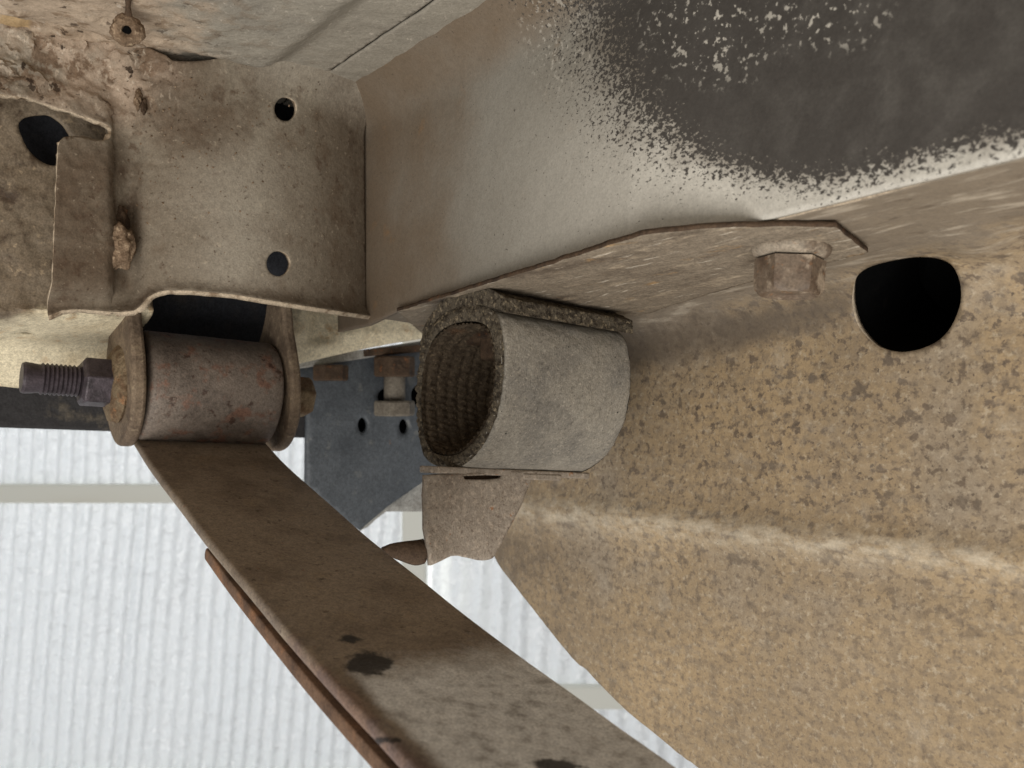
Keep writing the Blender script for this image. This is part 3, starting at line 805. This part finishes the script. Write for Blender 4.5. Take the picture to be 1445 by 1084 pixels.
vs, fs = box(Vector((0, 0, 0)), V * (a1 - a0), -U * .009, W * .0026)
e0 = kS(*kh(609, 668)); vs = [v + e0 for v in vs]
mk('bracket_flange', vs, fs, 'tab', hook, bevel=.0006)
sheet('slot_backing', lambda a, b: kS(a, b) - U * .004, kd, [(635, 664), (735, 662), (735, 690), (635, 692)], 'rust_dark', hook, res=.003, thick=.001)
sl = kS(*kh(738, 671)) + U * .0004
vs, fs = box(sl - W * .0016, V * (kh(792, 668)[0] - kh(738, 671)[0]), -U * .002, W * .0024)
mk('slot_lip', vs, fs, 'tab', hook, bevel=.0005)
sheet('hook_lip', kS, kd, spline([(604, 762), (585, 766), (568, 773), (559, 780), (563, 788), (578, 796), (594, 801), (604, 797)], 4), 'rust_dark', hook, res=.001,
      thick=.0018, relief=lambda p, x, y, a, b: -.010 * ss(604, 560, x) ** 1.4 - .003 * ((y - 781) / 18) ** 2)

# ================================================================== leaf spring
ec = ray(292, 551) * .386
Ve = Vector((V.x, V.y, -.075)).normalized()
def v_at(o, d, px): r = (px - CX) / F; return (r * o.y - o.x) / (d.x - r * d.y)
RE = .0232
le = ec + Ve * v_at(ec, Ve, 192); rightend = ec + Ve * v_at(ec, Ve, 376); HL = (rightend - le).length / 2
spring = thing('leaf_spring', 'rusty brown leaf spring running down from its rolled eye in the shackle', 'leaf spring', ec - W * .12 + U * .1)
l0 = le - W * RE; l0 = l0 + Ve * v_at(l0, Ve, 184); LW = v_at(l0, Ve, 368); l0 = l0 + W * RE
edgeS = lambda a, b: l0 + Uh * a + W * b
eh = hitter(edgeS, ((-.05, .3), (-.15, .03)))
path_px = [(190, 622), (211, 655), (256, 714), (296, 766), (350, 829), (396, 884), (464, 960), (530, 1030), (580, 1084), (680, 1190), (790, 1320)]
VL0, VL1 = .0018, LW
pp = [eh(*q) for q in path_px]; print('PATH', pp[:4], RE)
slope0 = (pp[1][1] - pp[0][1]) / (pp[1][0] - pp[0][0])
path = spline([(pp[0][0] - .010, pp[0][1] - .010 * slope0)] + pp, 8)
def strip(path, v0, v1, thick, nw=26, rounde=.0013, origin=l0, mat='leaf', name='main_leaf', attrs=None, par=None, tip=False):
    sect = []
    for i in range(nw + 1): sect.append((v0 + (v1 - v0) * i / nw, 0.0))
    # rounded edges
    rs = [(v1 + rounde * math.sin(t), -rounde * (1 - math.cos(t)) * thick / (2 * rounde)) for t in [math.pi * k / 8 for k in range(1, 8)]]
    top = sect; bot = [(v, -thick) for v, _ in sect[::-1]]
    ls = [(v0 - rounde * math.sin(t), -thick + (thick / 2) * (1 - math.cos(t))) for t in [math.pi * k / 8 for k in range(1, 8)]]
    sec = top + rs + bot + ls; n = len(sec); vs, fs, at = [], [], {k: [] for k in (attrs or {})}; uv = []
    dist = 0
    for j, (a, b) in enumerate(path):
        a0, b0 = path[max(j - 1, 0)]; a1, b1 = path[min(j + 1, len(path) - 1)]
        tx, ty = a1 - a0, b1 - b0; l = math.hypot(tx, ty); nx, ny = -ty / l, tx / l
        if j: dist += math.hypot(a - path[j - 1][0], b - path[j - 1][1])
        for i, (v, w) in enumerate(sec):
            p = origin + Uh * (a + nx * w) + W * (b + ny * w) + Ve * v
            vs.append(p); uv.append((dist, v))
            x, y = proj(p) if p.y > .02 else (9999, 9999)
            for k, fn in (attrs or {}).items(): at[k].append(fn(x, y, v))
    for j in range(len(path) - 1):
        for i in range(n):
            i2 = (i + 1) % n; fs.append([j * n + i, (j + 1) * n + i, (j + 1) * n + i2, j * n + i2])
    fs.append(list(range(n))); fs.append([(len(path) - 1) * n + i for i in range(n)][::-1])
    return mk(name, vs, fs, mat, par, uv=uv, attrs=at, sharp=50)
path_d = []
for i in range(len(path) - 1):
    for t in (0, .25, .5, .75): path_d.append((path[i][0] + (path[i + 1][0] - path[i][0]) * t, path[i][1] + (path[i + 1][1] - path[i][1]) * t))
leafattr = {'worn_sheen': lambda x, y, v: ss(880, 990, y + .12 * (x - 600)) * ss(.002, .010, v),  # worn steel plus a grey sheen painted into the colour
            'edge': lambda x, y, v: ss(.009, -.001, v) * ss(800, 960, y) * .8,
            'stain': lambda x, y, v: max(1.15 * blob(x, y, 522, 934, 66, 30), .75 * blob(x, y, 490, 903, 36, 16), 1.3 * blob(x, y, 790, 1084, 60, 22), .9 * blob(x, y, 540, 1045, 40, 12))}
main = strip(path_d, VL0, VL1, .0040, attrs=leafattr, par=spring, nw=60)
# rolled eye (hollow) around its bush
prof = [(0, .0120), (.0003, RE - .002), (.0008, RE - .0008), (.0018, RE)] + [(x, RE) for x in np.linspace(.006, 2 * HL - .006, 12)] + [(2 * HL - .0018, RE), (2 * HL - .0008, RE - .0008), (2 * HL - .0003, RE - .002), (2 * HL, .0120)]
vs, fs = lathe(le, Ve, prof, 72, jit=.008)
mk('rolled_eye', vs, fs, 'eye', spring, sharp=60)
vs, fs = lathe(le - Ve * .0025, Ve, [(0, .0110), (.0005, .0165), (.002, .0170), (.0028, .0165), (2 * HL + .002, .0165), (2 * HL + .0045, .0165), (2 * HL + .005, .011)], 48)
mk('rubber_bush', vs, fs, 'rust_dark', spring, sharp=50)
# second leaf below
p2_px = [(284, 774), (320, 824), (389, 912), (430, 962), (468, 1006), (520, 1064), (600, 1150), (700, 1265)]
path2 = [(a, b) for a, b in spline([eh(*q) for q in p2_px], 8)]
strip(path2, VL0, VL1, .0042, par=spring, mat='leaf_under', name='second_leaf', nw=12, rounde=.0005)

# ================================================================== shackle
shk = thing('spring_shackle', 'dusty steel shackle of two side plates with threaded stud holding the spring eye', 'shackle', ec - W * .03)
top_off = Vector((0, 0, .062)) + Uh * .004
def shackle_plate(c, t):
    pts = []
    r0, r1 = .0255, .0150; tu, tw = .000, .060
    for k in range(25):
        a = math.pi + math.pi * k / 24; pts.append((r0 * math.cos(a), r0 * math.sin(a)))
    pts += spline([(r0, 0), (r0 * .96, .010), (r0 * .82, .020), (r0 * .66, .030), (r0 * .58, .042)], 4)[1:]
    pts += [(r0 * .56, .046), (-.004, .046)]
    pts += spline([(-.004, .044), (-.008, .034), (-r0 * .72, .020), (-r0 * .94, .008), (-r0, 0)], 4)[:-1]
    vs, fs = prism(pts, Uh, W, c, Ve * t)
    return mk('side_plate', vs, fs, 'shackle', shk, bevel=.0014, sharp=40)
shackle_plate(le - Ve * .0072, .0055)
shackle_plate(rightend + Ve * .0016, .0050)
# stud, nut and washer on the left; bolt head on the right
oL = le - Ve * .0072
vs, fs = lathe(oL + Ve * .001, -Ve, [(0, .0160), (.0012, .0170), (.0030, .0150), (.0045, .0120), (.005, .0085)], 48, jit=.12)
mk('mud_washer', vs, fs, 'nut_rust', shk, sharp=80)
vs, fs = lathe(oL - Ve * .002, -Ve, [(0, .0100), (.0005, .0104), (.0110, .0104), (.0122, .0086)], 6, side=Uh + W * .2)
mk('nut', vs, fs, 'stud', shk, sharp=28, bevel=.0005)
prof = []; x = .0
while x < .016:
    prof += [(x, .0064), (x + .0008, .0056)]; x += .0016
TIP = -v_at(oL - Ve * .0135, Ve, 30)
prof += [(.0170, .0058), (.0180, .0060), (max(TIP - .001, .02), .0062), (max(TIP, .021), .0057)]
vs, fs = lathe(oL - Ve * .0135, -Ve, prof, 40)
mk('threaded_stud', vs, fs, 'stud', shk, sharp=20)
oR = rightend + Ve * .0062
vs, fs = lathe(oR, Ve, [(0, .0098), (.0125, .0098), (.0145, .0084)], 6, side=Uh * .3 + W)
mk('bolt_head', vs, fs, 'nut_rust', shk, sharp=28, bevel=.0006)

# ================================================================== dark bar and blue-grey bracket behind
bS = lambda a, b: ray(300, 580) * .43 + V * a + W * b
barl = thing('bumper_bar', 'dark mud-splashed bar crossing behind the shackle stud', 'bar', ray(200, 600) * .43)
c0 = ray(-80, 601) * .42
c1 = ray(455, 619) * .50
vs, fs = box(c0, c1 - c0, W * .0215, Vector((-.5, .9, 0)) * .02)
mk('bar_body', vs, fs, 'bar', barl, bevel=.0015)
vs, fs = box(c0 + W * .010 - Vector((-.5, .9, 0)) * .003, (c1 - c0) * .985, W * .003, Vector((-.5, .9, 0)) * .004)

nO = ray(510, 620) * .50; nS = lambda a, b: nO + V * a + W * b
nd = ((-.08, .12), (-.09, .09)); nh = hitter(nS, nd)
bb = thing('bumper_bracket', 'blue-grey painted bracket plate with bolts hanging behind the rubber loop', 'bracket', nS(0, -.05))
sheet('bracket_plate', nS, nd, [(402, 520), (500, 500), (660, 478), (660, 640), (600, 678), (545, 716), (508, 748), (470, 718), (432, 685), (433, 600), (432, 546), (402, 545)], 'bluegrey', bb, res=.003, thick=.003,
      holes=[ell(512, 600, 7, 11, 16), ell(570, 602, 7, 11, 16), ell(545, 560, 12, 12, 16), ell(590, 558, 10, 14, 16)])
sheet('bracket_gusset', lambda a, b: nS(a, b) - U * .012, nd, [(508, 750), (545, 716), (604, 672), (640, 660), (640, 721), (600, 722), (545, 722)], 'greysteel', bb, res=.004, thick=.002)
bk = lambda a, b: nS(a, b) - U * .02
sheet('back_plate', bk, nd, [(394, 530), (640, 500), (640, 620), (394, 613)], 'pitch', bb, res=.01, thick=.002)
def bar3(p, q, h, d, mat, nm):
    a, b = nS(*nh(*p)), nS(*nh(*q)); vs, fs = box(a + U * .001, b - a, W * h, U * d)
    return mk(nm, vs, fs, mat, bb, bevel=.0008)
bar3((400, 524), (640, 486), .0050, .006, 'greysteel', 'top_rail')
bar3((505, 505), (640, 493), .0040, .011, 'rust_dark', 'clamp_strap')
def hbolt(px, py, parts, s):
    c = nS(*nh(px, py)) + U * .010
    bt = None
    for nm, x0, x1, r, sg, mt in parts:
        vs, fs = lathe(c - W * x0, -W, [(0, r * .93), (.0010, r), (x1 - x0 - .001, r), (x1 - x0, r * .92)], sg, side=U + V * s)
        o = mk(nm, vs, fs, mt, bb, sharp=28)
hbolt(545, 505, [('bolt_head', 0, .0115, .0118, 6, 'rust_dark'), ('bolt_shank', .0110, .0260, .0060, 24, 'oldsteel'), ('bolt_nut', .0250, .0335, .0118, 6, 'oldsteel')], .3)
hbolt(456, 517, [('bolt_head', 0, .0085, .0095, 6, 'rust_dark')], .3)

# ================================================================== mud nest on the floor seam
fh = hitter(floorS, ((-.05, .3), (-.3, .01)))
nc = ray(181, 43) * .288
nest = thing('mud_nest', 'small round mud-caked knob with dark hole on a short stem under the floor', 'mud knob', nc - W * .006)
vs, fs = [], []
NU, NVv = 40, 24
tdir = (-nc.normalized() - W * .3).normalized(); sx = tdir.cross(W).normalized(); sy = sx.cross(tdir)
for j in range(NVv + 1):
    th = math.pi * j / NVv
    for i in range(NU):
        fi = 2 * math.pi * i / NU
        d = tdir * math.cos(th) * .62 + (sx * math.cos(fi) + sy * math.sin(fi) * .92) * math.sin(th)
        r = .0052 * (1 + .22 * noise.fractal(d * 1.2 + Vector((3, 1, 7)), 1, 2, 2) + .10 * noise.fractal(d * 5, 1, 2, 3))
        dent = max(0, 1 - math.hypot(math.sin(th) * math.cos(fi) - .08, math.sin(th) * math.sin(fi) - .08) / .40) if th < 1.5 else 0
        vs.append(nc + d * r - tdir * .0034 * min(1, 1.6 * dent))
for j in range(NVv):
    for i in range(NU):
        i2 = (i + 1) % NU; fs.append([j * NU + i, (j + 1) * NU + i, (j + 1) * NU + i2, j * NU + i2])
mk('mud_body', vs, fs, 'mud', nest, sharp=80)
hp = nc + tdir * .0014 + (sx * .08 + sy * .08) * .0058
vs, fs = lathe(hp, tdir, [(0, .0013), (.0006, .0012)], 14, jit=.3); mk('mud_hole', vs, fs, 'pitch', nest)
st = nc + sy * .0045
vs, fs = lathe(st, sy, [(0, .0012), (.003, .0007), (.005, .0009), (.0058, .0022), (.0064, .0026)], 14, jit=.3); mk('stem', vs, fs, 'rust_dark', nest, sharp=60)

# ================================================================== dirt crumbs clinging to the hanger
def crumbs(name, S, h, n, region, size, par, mat, lift):
    vs, fs = [], []; rnd = random.Random(11)
    for _ in range(n):
        x, y = region(rnd); a, b = h(x, y); c = S(a, b); nn = (-c).normalized()
        e = (S(a + 1e-4, b) - c).cross(S(a, b + 1e-4) - c).normalized(); e = e if e.dot(nn) > 0 else -e
        c = c + e * lift(x, y); s = size * rnd.uniform(.4, 1.5); k = len(vs)
        ax = [Vector((rnd.gauss(0, 1), rnd.gauss(0, 1), rnd.gauss(0, 1))).normalized() for _ in range(3)]
        for i in range(6):
            d = [Vector((1, 0, 0)), Vector((-1, 0, 0)), Vector((0, 1, 0)), Vector((0, -1, 0)), Vector((0, 0, 1)), Vector((0, 0, -1))][i]
            d = (d + ax[i % 3] * .5).normalized(); vs.append(c + d * s * rnd.uniform(.6, 1.2))
        fs += [[k + a_, k + b_, k + c_] for a_, b_, c_ in [(0, 2, 4), (2, 1, 4), (1, 3, 4), (3, 0, 4), (2, 0, 5), (1, 2, 5), (3, 1, 5), (0, 3, 5)]]
    o = mk(name, vs, fs, mat, par, smooth=False); o['kind'] = 'stuff'
hh = hitter(faceS, ((-.22, .01), (-.02, .14)))
def lump(name, c, ax, rx, ry, rz, mat, par, seed):
    f = -c.normalized(); sx_ = f.cross(W).normalized(); sy_ = sx_.cross(f); vs, fs = [], []; NU_, NV_ = 36, 26
    for j in range(NV_ + 1):
        th = math.pi * j / NV_
        for i in range(NU_):
            fi = 2 * math.pi * i / NU_; d = Vector((math.sin(th) * math.cos(fi), math.sin(th) * math.sin(fi), math.cos(th)))
            k_ = 1 + .35 * noise.fractal(d * 1.6 + Vector((seed, 0, 0)), 1, 2, 5) + .10 * noise.fractal(d * 6 + Vector((seed, 3, 0)), 1, 2, 3)
            vs.append(c + (sx_ * d.x * rx + sy_ * d.y * ry + f * d.z * rz) * k_)
    for j in range(NV_):
        for i in range(NU_):
            i2 = (i + 1) % NU_; fs.append([j * NU_ + i, (j + 1) * NU_ + i, (j + 1) * NU_ + i2, j * NU_ + i2])
    return mk(name, vs, fs, mat, par, sharp=80)
for lx, ly, rx, ry, mt, sd in ((162, 352, .0052, .0085, 'mud', 2.0), (172, 312, .0030, .0065, 'rust_dark', 5.0), (196, 140, .0016, .0036, 'mud', 8.0), (204, 150, .0012, .0034, 'rust_dark', 11.0)):
    cpt = faceS(*hh(lx, ly)); cpt = cpt + Uh * hang_relief(cpt, lx, ly, 0, 0)
    lump('mud_clump', cpt, None, rx, ry, .0032, mt, hanger, sd)
crumbs('dirt_crumbs', faceS, hh, 170, lambda r: (r.triangular(155, 470, 210), r.triangular(100, 430, 130)), .00045, hanger, 'mud', lambda x, y: hang_relief(Vector((x, y, 0)) * .001, x, y, 0, 0) * .9)

# ================================================================== backdrop: ribbed translucent wall
YW = 1.30
wall = thing('translucent_wall', 'pale ribbed translucent plastic wall with cream rails in the bright background', 'wall', (0, YW, -.75))
def ribbed(name, x0, x1, z0, z1, pitch, tilt, y=YW):
    nx = int((x1 - x0) / pitch * 6); nz = 40; vs, fs = [], []
    for j in range(nz + 1):
        z = z0 + (z1 - z0) * j / nz
        for i in range(nx + 1):
            x = x0 + (x1 - x0) * i / nx; c = (x - z * tilt) / pitch
            amp = .55 + .45 * noise.noise(Vector((math.floor(c) * .7, z * 1.5, 2)))
            vs.append(Vector((x, y - .0075 * amp * math.sin(2 * math.pi * c) + .006 * noise.fractal(Vector((x * 5, z * 5, 0)), 1, 2, 3), z)))
    n = nx + 1
    for j in range(nz):
        for i in range(nx): fs.append([j * n + i, j * n + i + 1, (j + 1) * n + i + 1, (j + 1) * n + i])
    return mk(name, vs, fs, 'sheet', wall, sharp=180, solid=.0012)
zr0, zr1 = (CY - 708) / F * YW, (CY - 682) / F * YW
xp = (570 - CX) / F * YW; xp2 = (602 - CX) / F * YW
ribbed('ribbed_sheet', -1.1, xp + .002, -.60, zr0 + .01, .0215, .09)
ribbed('ribbed_sheet', -1.1, xp + .002, zr1 - .01, .75, .020, .05)
ribbed('ribbed_sheet', xp2 - .002, 1.2, -.75, .75, .030, .03, YW + .03)
def rail(nm, x0, x1, z0, z1, y0=YW - .02, d=.018):
    vs, fs = box(Vector((x0, y0, z0)), Vector((x1 - x0, 0, 0)), Vector((0, d, 0)), Vector((0, 0, z1 - z0)))
    mk(nm, vs, fs, 'railpaint', wall, bevel=.003)
rail('wall_rail', -1.1, xp, zr0, zr1)
rail('wall_rail', -1.1, xp, -.60, (CY - 1083) / F * YW)
rail('wall_post', xp, xp2, -.75, .75, YW - .024, .03)
rail('wall_rail', xp2, 1.2, (CY - 1004) / F * YW, (CY - 972) / F * YW, YW + .005, .02)
